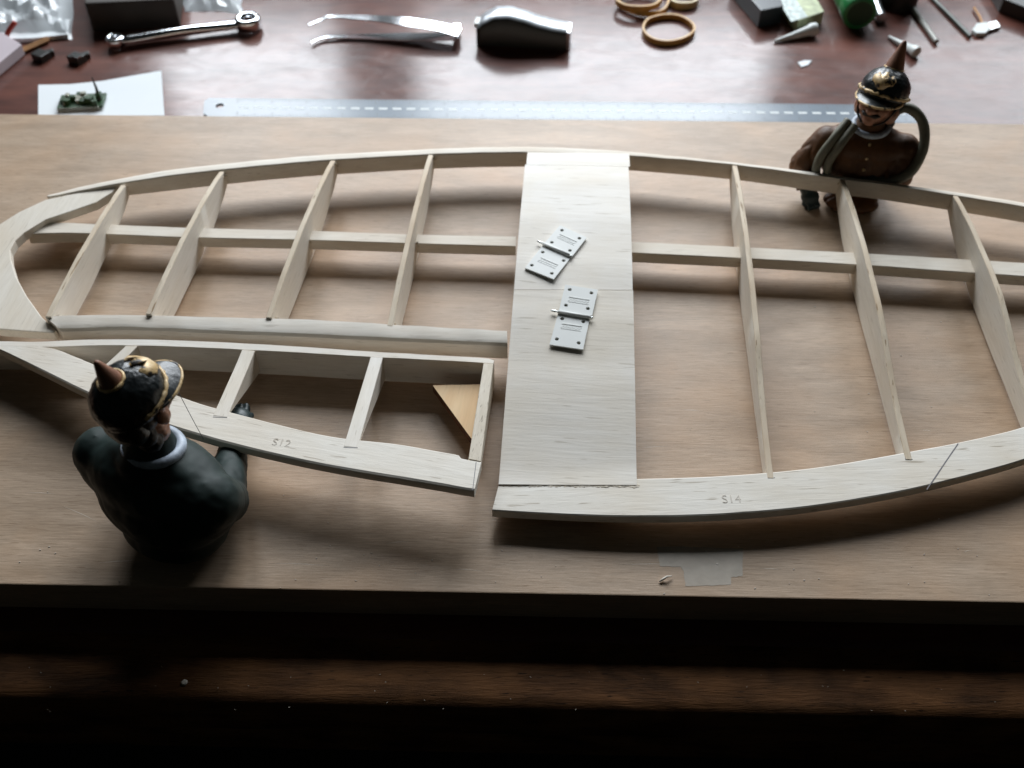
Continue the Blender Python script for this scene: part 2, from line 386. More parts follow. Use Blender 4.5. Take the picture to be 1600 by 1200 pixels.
te_b = [(781, 751), (900, 750), (1000, 748), (1100, 745), (1205, 738), (1300, 727), (1420, 706), (1500, 691), (1600, 667), (1700, 630), (1780, 590)]
te_f = [(769, 797), (850, 802), (950, 806), (1060, 806), (1150, 802), (1260, 792), (1380, 773), (1480, 751), (1600, 718), (1710, 676), (1800, 630)]
obj('trailing_edge', strip(te_b, te_f, tez, lambda p: tez(p)-.55, prof=[(0, 0), (0, .96), (.02, 1), (.97, .99), (1, .92), (1, .08), (.98, 0)], n=110, wob=.008), balsa_te, frame, auto=20)
# tip plate, ends off-frame at the left
tip = [(186, 289), (150, 295), (118, 302), (71, 312), (30, 331), (0, 350), (-25, 376), (-38, 415), (-40, 455), (-32, 495), (-12, 512), (0, 514), (40, 517), (84, 520), (88, 516),
       (65, 495), (42, 463), (25, 432), (17, 405), (16, 390), (24, 376), (37, 364), (71, 343), (113, 329), (150, 316), (174, 301)]
m = MB(); m.prism([at(x, y, 1.85) for x, y in tip], 1.3, 1.85)
obj('tip_plate', m.mesh(bevel=.05), balsa_y, frame)
RW = .30
def rib(a_px, b_px, scale=1.0, za=2.22, zb=2.2, top=TOP, bot=BOT, w=RW, m0=balsa_y, end=None, mid=1.43, q0=0):
    a = at(*a_px, za); b = at(*b_px, zb)
    if end: b = atf(*b_px, tez); end = tez(b)+.02
    a.z = b.z = 0
    L = (b-a).length; d = (b-a)/L; n = Vector((-d.y, d.x, 0))*w/2
    N = 34; rs = []
    for i in range(N+1):
        q = L*i/N
        zt = mid+(interp(top, q+q0)-mid)*scale; zbt = mid+(interp(bot, q+q0)-mid)*scale
        if end: k_ = min(1, max(0, (q-(L-8))/8)); zt = zt*(1-k_)+end*k_; zbt = min(zbt, zt-.3)
        j = .02*noise.noise(Vector((q*2, a.x, 0)))
        p = a+d*q; nn = n*(1+j*3)
        rs.append([Vector((p.x-nn.x, p.y-nn.y, zbt)), Vector((p.x-nn.x, p.y-nn.y, zt-.03)), Vector((p.x-nn.x*.8, p.y-nn.y*.8, zt+j)), Vector((p.x+nn.x*.8, p.y+nn.y*.8, zt+j)), Vector((p.x+nn.x, p.y+nn.y, zt-.03)), Vector((p.x+nn.x, p.y+nn.y, zbt))])
    mm = MB().rings(rs); me = mm.mesh()
    for p in me.polygons:
        if abs(p.normal.z) > .6: p.material_index = 1
    return obj('rib', me, [m0, edge_b], frame, auto=40)
edge_b = wood('rib_edge', (.82, .73, .60), (.72, .60, .45), (.62, .47, .33), ang=math.radians(85), fine=1.0, fleck=.8, patch=.5, bump=.6, fleckcol=(.30, .19, .10))
rib((191, 286), (76, 496), .80); rib((346, 267), (233, 493), .95); rib((520, 251), (420, 497), 1.0); rib((673, 242), (609, 508), 1.0)
rib((1148, 259), (1204, 747), 1.0, zb=1.2, end=True); rib((1316, 281), (1420, 718), 1.0, zb=1.2, end=True); rib((1493, 306), (1622, 672), 1.0, zb=1.2, end=True); rib((1650, 332), (1790, 610), .95, zb=1.2, end=True)
# centre sheeting with two hidden ribs below
SA, SB, SC, SD = at(822.5, 238, 2.26), at(980.5, 240, 2.26), at(779, 755, 1.18), at(994.5, 757, 1.18)
def sheet_pt(u, v, dz=0):
    p = SA.lerp(SC, v).lerp(SB.lerp(SD, v), u); q = v*(SC-SA).length
    p.z = max(interp(TOP, q)+.06, tez(p)+.035)+dz; return p
def v_of(py, u=0):
    lo, hi = 0, 1
    for _ in range(40):
        mid = (lo+hi)/2
        if proj(sheet_pt(u, mid))[1] < py: lo = mid
        else: hi = mid
    return lo
def sheet_z(x, y):
    v = (SA.y-y)/(SA.y-SC.y); return interp(TOP, v*(SC-SA).length)+.06
def panel(v0L, v1L, v0R, v1R, du):
    N = 36; rs = []
    for i in range(N+1):
        t = i/N
        top = []; bot = []
        for j in range(9):
            u = j/8; v = (v0L+(v1L-v0L)*t)*(1-u)+(v0R+(v1R-v0R)*t)*u
            uu = u*(1+du[1]-du[0])+du[0]
            p = sheet_pt(uu, v); p.z += .012*noise.noise(Vector((p.x*.5, p.y*.5, 2))); top.append(p); bot.append(p-Vector((0, 0, .2)))
        rs.append(top+bot[::-1])
    return MB().rings(rs)
v1, v2 = v_of(257), v_of(452); w1, w2 = v_of(260, 1), v_of(453, 1)
obj('sheet_panel', panel(0, v1, 0, w1, (.012, .015)), balsa_sheet, frame, auto=40)
obj('sheet_panel', panel(v1+.0010, v2, w1+.0010, w2, (0, 0)), balsa_sheet, frame, auto=40)
obj('sheet_panel', panel(v2+.0014, 1, w2+.0014, 1, (0, .004)), balsa_sheet, frame, auto=40)
for u in (.06, .94):
    p0 = sheet_pt(u, .0); N = 30; rs = []; L = (SC-SA).length
    for i in range(N+1):
        v = .01+.965*i/N; p = sheet_pt(u, v); q = v*L; zb = interp(BOT, q); zt = p.z-.22
        rs.append([Vector((p.x-.15, p.y, zb)), Vector((p.x-.15, p.y, zt)), Vector((p.x+.15, p.y, zt)), Vector((p.x+.15, p.y, zb))])
    obj('rib', MB().rings(rs), balsa_y, frame)
m = MB()                                       # glue fillet between sheeting and trailing edge
for i in range(150):
    t = i/149; p = at(781+(997-781)*t, 755.5+(759-755.5)*t+random.uniform(-.5, 2.2), 1.1)
    m.box((p.x, p.y, tez(p)+.004), (random.uniform(.08, .25), random.uniform(.03, .12), random.uniform(.008, .02)), rz=random.uniform(-.5, .5))
obj('glue_line', m, glue, frame)
m = MB(); a, b = at(781, 756, 1.1), at(996, 760, 1.1); d = Vector((0, .09, 0))
m.prism([a+d, b+d, b-d*.3, a-d*.3], lambda p: tez(Vector((*p[:2], 0)))+.002, lambda p: tez(Vector((*p[:2], 0)))+.01); obj('glue_line', m, glue_dark, frame)
def ink_line(a, b, zf, wd, parent, mt=pencil, name='pencil_line'):
    a = atf(*a, zf); b = atf(*b, zf); n = Vector((-(b-a).y, (b-a).x, 0)).normalized()*wd/2
    mm = MB(); P = [a.lerp(b, i/12) for i in range(13)]
    left = [p+n*(1+.3*noise.noise(p*3)) for p in P]; right = [p-n*(1+.3*noise.noise(p*3+Vector((5, 5, 5)))) for p in P]
    mm.prism(left+right[::-1], lambda p: zf(Vector(p))+.002, lambda p: zf(Vector(p))+.007); return obj(name, mm, mt, parent)
ink_line((1497, 693), (1448, 765), tez, .05, frame)
for x, y in ((1205, 745), (1420, 716)):
    ink_line((x-5.5, y+2), (x+6, y+1.5), tez, .035, frame)
    ink_line((x-6, y-6), (x-5, y+2), tez, .03, frame)
def put_text(txt, px, py, z, size, parent, rz=0, sl=0):
    me = text_mesh(txt, size, .003); p = at(px, py, z)
    me.transform(Matrix.Translation(p+Vector((0, 0, .006))) @ Matrix.Rotation(rz, 4, 'Z'))
    obj('lettering', me, print_m, parent)
put_text('S14', 1143, 780, tez(atf(1143, 780, tez)), .62, frame, rz=.02)
for x, y, z in ((150, 364, 1.5), (302, 370, 1.5), (482, 374, 1.5), (650, 379, 1.5), (1163, 403, 1.5), (1343, 413, 1.5), (1532, 426, 1.5), (92, 494, 1.9), (240, 491, 1.9), (430, 497, 1.9), (618, 506, 1.9), (1147, 262, 2.1), (1314, 285, 2.1), (350, 271, 2.1), (524, 255, 2.1), (677, 245, 2.1)):
    p = at(x, y, z); g = MB()
    for o_, r_ in ((Vector((random.uniform(-.1, .1), 0, -.05)), .11), (Vector((.1, -.02, -.16)), .09), (Vector((-.12, .02, -.12)), .07)): g.lathe([(.001, r_), (r_*.6, r_*.8), (r_, 0), (r_*.7, -r_*.7), (.001, -r_)], p+o_, n=10)
    obj('glue_bead', g, glue, frame, smooth=True)
# ------------------------------------------------------------------ elevator
elev = thing('elevator_frame', 'separate tapered balsa elevator frame laid behind the big frame, beside the dark bust', 'model aircraft frame', (-14, 32, 0))
H0 = at(400, 545, 1.9); 
def ez(p): return 1.88+.064*max(0, (35.6-p.y)+ .02*p.x)
ef_b = [(-60, 534), (0, 531.5), (60, 532), (125, 528.5), (222, 528), (320, 531), (450, 538), (578, 547), (700, 554), (762, 558), (772, 562)]
ef_f = [(-60, 541), (10, 541), (78, 542.5), (157, 540), (239, 541), (320, 544), (450, 550.5), (578, 558), (690, 563.5), (757, 567.5), (771, 568)]
obj('front_spar', strip(ef_b, ef_f, ez, .12, prof=RB, n=90, wob=.012), balsa, elev, auto=40)
et_b = [(-60, 530), (0, 533), (78, 543.5), (114, 556), (158, 574), (220, 598), (279, 619), (320, 633), (398, 654), (470, 672), (530, 684), (620, 694), (700, 708), (716, 711), (720, 716), (752, 722)]
et_f = [(-80, 520), (-30, 535), (0, 547), (66, 580), (139, 616), (230, 654), (320, 683), (400, 704), (480, 722), (560, 737), (640, 750), (700, 760), (722, 764), (741, 767)]
pr_te = [(0, 0), (0, .96), (.02, 1), (.93, 1), (.98, .9), (1, .7), (1, .15), (.97, 0)]
obj('trailing_edge', strip(et_b, et_f, ez, lambda p: ez(p)-.55, prof=pr_te, n=120, wob=.008), balsa_el, elev, auto=24)
def el_rib(a0, a1, b0, b1, name='rib', mt=balsa_y, zlo=.35, dz=.0, endb=-.5):
    P = [atf(*p, ez) for p in (a0, a1, b0, b1)]     # front-left, front-right, rear-left, rear-right at the top
    rs = []
    for i in range(13):
        t = i/12; l = P[0].lerp(P[2], t); r = P[1].lerp(P[3], t); z = ez(l)+dz; lo = zlo+(ez(P[2])+endb-zlo)*t
        rs.append([Vector((l.x, l.y, lo)), Vector((l.x, l.y, z-.02)), Vector((l.x+.02, l.y, z)), Vector((r.x-.02, r.y, z)), Vector((r.x, r.y, z-.02)), Vector((r.x, r.y, lo))])
    return obj(name, MB().rings(rs), mt, elev, auto=40)
el_rib((579, 558), (598, 559), (537, 697), (559, 699), dz=.012, endb=.0)
el_rib((378, 547), (398, 548.5), (333, 649), (355, 651.5), dz=.012, endb=.0)
el_rib((196, 541), (215, 541), (160, 574), (176, 580), dz=.006, endb=.0)
el_rib((755.5, 568), (771, 568.5), (732, 717), (751.5, 720.5), 'end_rib', balsa_end, zlo=.2, dz=.02)
m = MB(); G = [at(676, 602, 1.2), at(737, 686, 1.2), at(752, 700, 1.2), at(768, 600, 1.2)]
m.prism(G, .70, 1.2); me = m.mesh()
for p in me.polygons:
    if abs(p.normal.z) < .5: p.material_index = 1
obj('corner_gusset', me, [ply_m, ply_e], elev)
put_text('S12', 440, 692, ez(atf(440, 692, ez))+.012, .62, elev, rz=-.16)
def el_ink(a, b, wd=.04):
    A1 = atf(*a, ez); B1 = atf(*b, ez); n = Vector((-(B1-A1).y, (B1-A1).x, 0)).normalized()*wd/2
    mm = MB(); mm.prism([A1+n, B1+n, B1-n, A1-n], lambda p: ez(Vector(p))+.001, lambda p: ez(Vector(p))+.008); obj('pencil_line', mm, pencil, elev)
el_ink((744, 722), (738.5, 766), .03)
for x, y in ((548, 699), (344, 651.5)): el_ink((x-11, y), (x+11, y+.8), .035)
# ------------------------------------------------------------------ two hinges on the sheeting
def hinge(quadU, quadL, pin, label, holesU, holesL, marksU, marksL):
    """quad: four pixel corners tl,tr,br,bl; holes in leaf (s,t) coordinates"""
    def sp(x, y, dz=0):
        z = 2.6
        for _ in range(8): p = at(x, y, z); z = sheet_z(p.x, p.y)+dz
        return at(x, y, z)
    cx = sum(p[0] for p in quadU+quadL)/8; cy = sum(p[1] for p in quadU+quadL)/8
    c = sp(cx, cy); g = (sheet_z(c.x, c.y+1)-sheet_z(c.x, c.y-1))/2
    t = thing('control_surface_hinge', label, 'hinge', tuple(c), group='small white hinges lying on the centre sheeting')
    def leaf(quad, holes, marks, dz, th=.09):
        Q = [sp(*p) for p in quad]
        bl = lambda s, r: Q[0].lerp(Q[1], s).lerp(Q[3].lerp(Q[2], s), r)
        out = []
        for k, (s, r) in enumerate([(0, 0), (1, 0), (1, 1), (0, 1)]):
            out.append(bl(s, r))
        hs = []
        for s, r in holes:
            h = bl(s, r); hs.append([(h.x+.105*math.cos(a*math.pi/8), h.y+.105*math.sin(a*math.pi/8)) for a in range(16)])
        me = plate_holes([(p.x, p.y) for p in out], hs, 0, th)
        for v in me.vertices: v.co.z += c.z+g*(v.co.y-c.y)+dz+.015
        o = obj('leaf', me, nylon, t)
        m = MB(); ex = (Q[1]-Q[0]).normalized(); ey = (Q[3]-Q[0]).normalized()
        zz = lambda p: c.z+g*(p[1]-c.y)+dz+.015+th
        for r in marks:                        # raised bar and the slanting ridges below it
            a = bl(.2, r); b = bl(.82, r)
            m.prism([a, b, b+ey*.06, a+ey*.06], lambda p: zz(p)-.01, lambda p: zz(p)+.02)
            e = [a+ey*.1, b+ey*.1, b+ey*.34, a+ey*.34]
            for k in range(7):
                p = a.lerp(b, (k+.5)/7)+ey*.22
                m.prism([p-ex*.08+ey*.07, p-ex*.04+ey*.07, p+ex*.08-ey*.07, p+ex*.04-ey*.07][::-1], lambda q: zz(q)-.01, lambda q: zz(q)+.012)
            m.prism([e[3], e[2], e[2]+ey*.03, e[3]+ey*.03], lambda p: zz(p)-.01, lambda p: zz(p)+.012)
        obj('raised_mark', m, nylon, o)
        # dark discs on the hole floors: shade put in as colour
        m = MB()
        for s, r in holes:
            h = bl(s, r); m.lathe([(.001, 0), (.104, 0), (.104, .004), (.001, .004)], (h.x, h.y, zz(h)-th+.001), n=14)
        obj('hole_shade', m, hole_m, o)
    leaf(quadU, holesU, marksU, .03); leaf(quadL, holesL, marksL, .0)
    a = sp(*pin[0]); b = sp(*pin[1])
    for p in (a, b): p.z = c.z+g*(p.y-c.y)+.16
    d = b-a; m = MB(); m.tube([a, a+d*.03, a+d*.10, a+d*.14, b-d*.03, b], [.02, .06, .07, .045, .05, .08], n=10); obj('pin', m, steel, t, smooth=True)
    m = MB(); m.tube([a+d*.17, a+d*.93], .095, n=14); obj('knuckle', m, nylon, t, smooth=True)
    return t
hole_m = mat('hole_shade_paint', (.13, .12, .08), .7)  # dark tone standing in for the shade down in the hinge holes
hinge([(875, 355), (916.5, 374), (893, 404.5), (849, 385)], [(848, 386), (891, 405), (865, 440), (820, 421)], [(839, 380), (893, 404)],
      'upper white nylon hinge, turned diagonally on the sheeting',
      [(.17, .16), (.82, .16), (.17, .78), (.82, .78)], [(.14, .22), (.88, .2), (.13, .82), (.83, .82)], [.32], [.42])
hinge([(883, 448), (934, 456), (925, 496), (873, 488.5)], [(872, 491), (921.5, 498), (911, 549.5), (858.5, 541.5)], [(860, 488.5), (926, 500)],
      'lower white nylon hinge, lying nearly straight below the diagonal one',
      [(.17, .16), (.83, .16), (.17, .76), (.83, .76)], [(.17, .16), (.83, .16), (.17, .8), (.83, .82)], [.42], [.3])
# ------------------------------------------------------------------ the two busts
def bust(label, loc, torso_az, head_az, head_pitch, tunic_m, hand_m, arms, blanket=None, collar_col=None, roll=0, hoff=(0, 0, 0), sc=1.0, hs=1.0, extra=()):
    """local frame: +Y is where the chest points"""
    rz = math.radians(torso_az-90)
    t = thing('soldier_bust', label, 'bust figurine', loc, (0, 0, rz), 'painted soldier busts in spiked helmets'); t.scale = (sc,)*3
    inv = (Matrix.Translation(Vector(loc)) @ Matrix.Rotation(rz, 4, 'Z') @ Matrix.Scale(sc, 4)).inverted()
    arms = [tuple(inv @ p if isinstance(p, Vector) else Vector(p) for p in a) for a in arms]
    items = [('e', (0, 0, 1.0), (2.25, 1.75, 1.15)), ('e', (0, 0, 2.6), (2.75, 1.9, 2.0)), ('e', (0, .05, 3.7), (3.0, 1.75, 1.45)),
             ('e', (-2.3, -.1, 3.3), (.95, 1.05, 1.35)), ('e', (2.3, -.1, 3.3), (.95, 1.05, 1.35)), ('c', (0, 0, 4.9), (-2.2, 0, 3.7), .95, .85), ('c', (0, 0, 4.9), (2.2, 0, 3.7), .95, .85),
             *extra, ('c', (0, 0, 4.5), (hoff[0]*.5, hoff[1]*.5, 5.5), 1.25, .85)]
    for a in arms:
        items += [('c', a[0], a[1], 1.1, .95), ('c', a[1], a[2], .85, .52)]
    me = blob(items, .09, 26)
    for v in me.vertices:                      # sits flat on the board
        if v.co.z < .02: v.co.z = .02+max(-.0, 0)
        v.co += Vector((0, 0, 0))
        q = v.co; f = .035*noise.noise(q*.8)+.02*noise.noise(q*3.1)-.07*max(0, 1-abs(noise.noise(Vector((q.x*.9, q.y*.9, q.z*.45+q.x*.3)))*5))*min(1, max(0, (4.6-q.z)))*(.35 if sc > 1 else 1)
        v.co += v.normal*f*(1 if v.co.z > .1 else 0)
    tn = obj('tunic', me, tunic_m, t, smooth=True, local=True)
    for k in range(4):
        m = MB(); zz = 4.6-k*.8; y = [1.35, 1.72, 1.86, 1.88][k]
        m.lathe([(.001, .09), (.08, .07), (.12, 0), (.12, -.05), (.001, -.05)], (.0, y, zz), Matrix.Rotation(math.radians(-80), 4, 'X'), n=12)
        obj('button', m, gold, tn, smooth=True, local=True)
    for a in arms:                             # closed hands with four fingers and a thumb
        p1, p2 = Vector(a[1]), Vector(a[2]); d = (p2-p1).normalized()
        side = d.cross(Vector((0, 0, 1)));
        if side.length < .2: side = Vector((1, 0, 0))
        side.normalize(); up = side.cross(d)
        hc = p2+d*.5; it = [('e', hc, (.62, .60, .50)), ('c', p2-d*.2, hc, .6, .5)]
        for k in range(4):
            b0 = hc+side*(-.36+.24*k)+d*.3+up*.1; r = .15-.012*abs(k-1.3)
            it += [('c', b0, b0+d*.42+up*.12, r, r*.95), ('c', b0+d*.42+up*.12, b0+d*(.62)+up*(-.2), r*.95, r*.85), ('c', b0+d*.62-up*.2, b0+d*.36-up*.36, r*.85, r*.75)]
        tb = hc+side*.42; it += [('c', tb, tb+side*.1+d*.4-up*.1, .17, .15), ('c', tb+side*.1+d*.4-up*.1, tb-side*.1+d*.62-up*.2, .15, .12)]
        hm = blob(it, .045, 3)
        for v in hm.vertices: v.co.z = max(.03, v.co.z)
        obj('hand', hm, hand_m, t, smooth=True, local=True)
        m = MB(); m.tube([p2-d*.34, p2-d*.12], [.76, .76], n=24); obj('cuff', m, tunic_m, t, smooth=False, local=True, auto=50)
    # collar
    cr_ = .86 if sc > 1 else .98
    pts = [(1.12*cr_*math.cos(k*math.pi/18)+hoff[0]*.5, 1.02*cr_*math.sin(k*math.pi/18)+.05+hoff[1]*.5, 5.25-.14*math.sin(k*math.pi/18)) for k in range(36)]
    m = MB(); m.tube(pts, .20, n=10, closed=True); obj('collar', m, collar_m, tn, smooth=True, local=True)
    # head
    HM = Matrix.Translation((hoff[0], hoff[1], 5.5+hoff[2])) @ Matrix.Rotation(math.radians(head_az-torso_az), 4, 'Z') @ Matrix.Rotation(math.radians(roll), 4, 'Y') @ Matrix.Rotation(math.radians(head_pitch), 4, 'X') @ Matrix.Scale(hs, 4)
    E = lambda c, r: ('e', c, r)
    it = [E((0, -.1, 1.55), (1.18, 1.38, 1.35)), E((0, .35, .72), (.88, .95, .80)), E((0, .98, .30), (.42, .36, .32)),
          ('c', (0, -.25, -.6), (0, -.15, .6), .86, .82), E((.52, .88, 1.02), (.42, .40, .40)), E((-.52, .88, 1.02), (.42, .40, .40)),
          ('c', (0, 1.18, 1.55), (0, 1.52, .98), .17, .27), E((.2, 1.36, .95), (.17, .2, .15)), E((-.2, 1.36, .95), (.17, .2, .15)),
          ('c', (-.62, 1.05, 1.72), (.62, 1.05, 1.72), .22, .22), ('c', (-.28, 1.18, .52), (.28, 1.18, .52), .13, .13),
          E((1.27, .22, .95), (.15, .30, .42)), E((-1.27, .22, .95), (.15, .30, .42)), E((1.2, .25, .6), (.15, .18, .22)), E((-1.2, .25, .6), (.15, .18, .22)), E((1.0, .3, .8), (.3, .4, .5)), E((-1.0, .3, .8), (.3, .4, .5))]
    hd = blob(it, .05, 3); hd.transform(HM); ho = obj('head', hd, skin, t, smooth=True, local=True)
    m = MB()
    for s in (-1, 1):
        m.lathe([(.001, .12), (.07, .10), (.12, .03), (.12, -.05), (.001, -.06)], (s*.40, 1.08, 1.38), Matrix.Rotation(math.radians(-85), 4, 'X'), n=14)
    me = m.mesh(); me.transform(HM); obj('eyes', me, white_e, ho, smooth=True, local=True)
    m = MB()
    for s in (-1, 1): m.lathe([(.001, .02), (.055, 0), (.055, -.03), (.001, -.03)], (s*.40, 1.20, 1.38), Matrix.Rotation(math.radians(-85), 4, 'X'), n=12)
    me = m.mesh(); me.transform(HM); obj('pupils', me, hair_m, ho, smooth=True, local=True)
    mo = blob([('c', (0, 1.40, .72), (.36, 1.30, .70), .13, .15), ('c', (.36, 1.30, .70), (.72, 1.02, .84), .14, .05), ('c', (0, 1.40, .72), (-.36, 1.30, .70), .13, .15), ('c', (-.36, 1.30, .70), (-.72, 1.02, .84), .14, .05)], .03, 2)
    mo.transform(HM); obj('moustache', mo, hair_m, ho, smooth=True, local=True)
    hr = blob([E((0, -.38, 1.25), (1.24, 1.25, 1.2)), ('c', (-.7, -.75, .2), (.7, -.75, .2), .55, .55), ('c', (-.5, -.65, -.5), (.5, -.65, -.5), .6, .6)], .06, 4)
    for v in hr.vertices: v.co += v.normal*.04*noise.noise(Vector((v.co.x*5, v.co.y*5, v.co.z*1.5)))
    hr.transform(HM); obj('hair', hr, hair_m, ho, smooth=True, local=True)
    # helmet: dome, rear guard, visor, band, plate, spike
    hb = blob([E((0, -.12, 2.15), (1.52, 1.72, 1.42)), E((0, -.98, 1.0), (1.28, .85, 1.25)), E((0, -.15, 1.75), (1.50, 1.68, .55))], .06, 5)
    
    for v in hb.vertices: v.co += v.normal*(.035*noise.noise(v.co*2.2)+.018*noise.noise(v.co*7))
    hb.transform(HM); hel = obj('helmet', hb, helm, t, smooth=True, local=True)
    m = MB(); rs = []
    N = 28
    for k in range(N+1):
        a = math.radians(8+164*k/N); c, s_ = math.cos(a), math.sin(a)
        ext = .95*math.sin((a-math.radians(8))/math.radians(164)*math.pi)**.7
        bi = Vector((1.42*c, -.15+1.60*s_, 1.86)); bo2 = Vector(((1.42+ext*.35)*c, -.15+(1.60+ext)*s_, 1.86-.42*ext))
        rs.append([bi, bo2, bo2-Vector((0, 0, .10)), bi-Vector((0, 0, .14))])
    m.rings(rs); me = m.mesh(); me.transform(HM); vis = obj('visor', me, helm, hel, local=True, auto=50)
    m = MB(); m.tube([r[1]-Vector((0, 0, .05)) for r in rs[1:-1]], .075, n=8); me = m.mesh(); me.transform(HM); obj('visor_trim', me, gold, vis, smooth=True, local=True)
    m = MB(); pts = []
    for k in range(31):
        a = math.radians(-12+204*k/30); pts.append(Vector((1.56*math.cos(a), -.13+1.76*math.sin(a), 1.98+.1*math.sin(a)+.03*math.sin(k*2.2))))
    m.tube(pts, [.085+.045*(k % 2) for k in range(31)], n=8); me = m.mesh(); me.transform(HM); obj('chin_chain', me, gold, hel, smooth=True, local=True)
    for s in (-1, 1) if blanket else ():
        pts = cr([(s*1.44, .32, 1.85), (s*1.14, .55, 1.1), (s*.86, .80, .45), (s*.4, 1.12, .12)], 14)
        m = MB(); m.tube(pts, .06, n=8, flat=1.5)
        me = m.mesh(); me.transform(HM); obj('chin_strap', me, helm, hel, smooth=True, local=True)
    # front plate: spread-winged badge as low relief wrapped on the dome
    pk = 1.2 if sc > 1 else 1
    sh = [(-1.0, .55), (-.75, .95), (-.45, .72), (-.22, .85), (-.12, 1.12), (.12, 1.12), (.22, .85), (.45, .72), (.75, .95), (1.0, .55), (.8, .2), (.5, .12), (.28, -.12), (0, -.3), (-.28, -.12), (-.5, .12), (-.8, .2)]
    m = MB(); N = len(sh)
    def wrap(x, z, off):
        ang = x/1.62; zz = z*.95+.42; el = zz/1.5
        c = Vector((0, -.12, 2.15)); d = Vector((math.sin(ang)*math.cos(el), math.cos(ang)*math.cos(el), math.sin(el)))
        return c+Vector((d.x*(1.52+off), d.y*(1.72+off), d.z*(1.42+off)))
    ctr_o = wrap(0, .4, .2); sh = [(x*pk, .4+(z-.4)*pk) for x, z in sh]; vs = [wrap(x, z, .03) for x, z in sh]+[wrap(x*.85, (z-.4)*.85+.4, .13) for x, z in sh]+[ctr_o]
    fs = [[i, (i+1) % N, N+(i+1) % N, N+i] for i in range(N)]+[[N+i, N+(i+1) % N, 2*N] for i in range(N)]
    m.add(vs, fs); me = m.mesh(); me.transform(HM); obj('front_plate', me, gold, hel, smooth=True, local=True)
    m = MB(); m.lathe([(.60, -.12), (.60, 0), (.58, .15), (.54, .3), (.50, .45), (.44, .65), (.34, 1.0), (.25, 1.35), (.17, 1.62), (.10, 1.75), (.01, 1.79)], (0, -.30, 3.46), n=24, sx=1, sy=1)
    if sc > 1: m.v = [Vector((v.x*.86, (v.y+.3)*.86-.3, 3.46+(v.z-3.46)*.82)) for v in m.v]
    me = m.mesh(); me.transform(HM); sk = obj('spike', me, copper, hel, smooth=True, local=True)
    m = MB(); pts = [(.56*math.cos(k*math.pi/12), -.30+.56*math.sin(k*math.pi/12), 3.50) for k in range(24)]
    m.tube(pts, [max(.02, .075+.06*noise.noise(Vector((k*.8, sc, 0)))) for k in range(24)], n=8, closed=True); me = m.mesh(); me.transform(HM); obj('spike_ring', me, gold, sk, smooth=True, local=True)
    if blanket:
        for pts, r in blanket:
            m = MB(); P = cr(pts, 50); m.tube(P, [r*(1+.07*noise.noise(p*1.5)) for p in P], n=16); obj('blanket_roll', m, roll_m, t, smooth=True, local=True)
    return t, HM
L1 = at(283, 836, 0)
b1, hm1 = bust('dark green bust in a black spiked helmet, seen from behind at the left', (L1.x, L1.y, 0), 64, 52, 11, blue_cloth, glove_m,
     [((2.4, 0, 3.7), at(352, 782, 1.9), at(369, 668, .7)), ((-2.5, 0, 3.7), (-2.7, 1.3, 2.0), (-1.3, 2.2, 1.2))], hoff=(.28, .45, 1.12), sc=1.17, hs=.76)
L2 = at(1330, 297, 0)
b2, hm2 = bust('brown bust in a spiked helmet with a grey blanket roll, at the far right', (L2.x, L2.y, 0), -100, -126, 20, brown_cloth, glove_m,
     [((2.5, 0, 3.7), at(1254, 258, 1.9), at(1263, 296, .85)), ((-2.5, 0, 3.7), (-2.6, .9, 2.2), (-1.2, 1.3, 2.2))], sc=.90, hs=1.02, hoff=(0, .1, -.05), extra=[('e', (.2, 1.9, .42), (1.9, 1.2, .58))],
     blanket=[([(1.5, .3, 5.6), (2.3, 1.2, 4.7), (2.9, 1.6, 3.4), (2.9, 1.7, 2.2), (2.2, 1.7, 1.4)], .30), ([(1.1, .6, 5.5), (1.8, 1.5, 4.6), (2.3, 1.8, 3.3), (2.2, 1.8, 2.1)], .28),
              ([(-1.0, -.8, 5.6), (-2.1, -.9, 6.2), (-3.2, -.5, 5.6), (-3.6, .4, 4.3), (-3.1, 1.4, 3.0), (-2.0, 1.8, 2.3), (-.6, 1.85, 2.1)], .34)])
for nm, M_, L_, az in (('b1', hm1, L1, 64), ('b2', hm2, L2, -100)):
    W = Matrix.Translation(L_) @ Matrix.Rotation(math.radians(az-90), 4, 'Z') @ Matrix.Scale(1.17 if nm == 'b1' else 1, 4)
    print(nm, 'spike tip', [round(v) for v in proj(W @ M_ @ Vector((0, -.3, 5.44)))], 'nose', [round(v) for v in proj(W @ M_ @ Vector((0, 1.6, 1)))], 'helm', [round(v) for v in proj(W @ M_ @ Vector((0, 0, 2.2)))])
m = MB(); a = at(279, 613, 6.2); b = at(318, 686, 2.6)
P = [a.lerp(b, k/10)-Vector((0, 0, .12*math.sin(math.pi*k/10))) for k in range(11)]
m.tube(P, .014, n=6); tag(obj('thread', m, pencil, None, smooth=True), 'fine dark thread running from the dark bust\'s face down to its shoulder', 'thread')
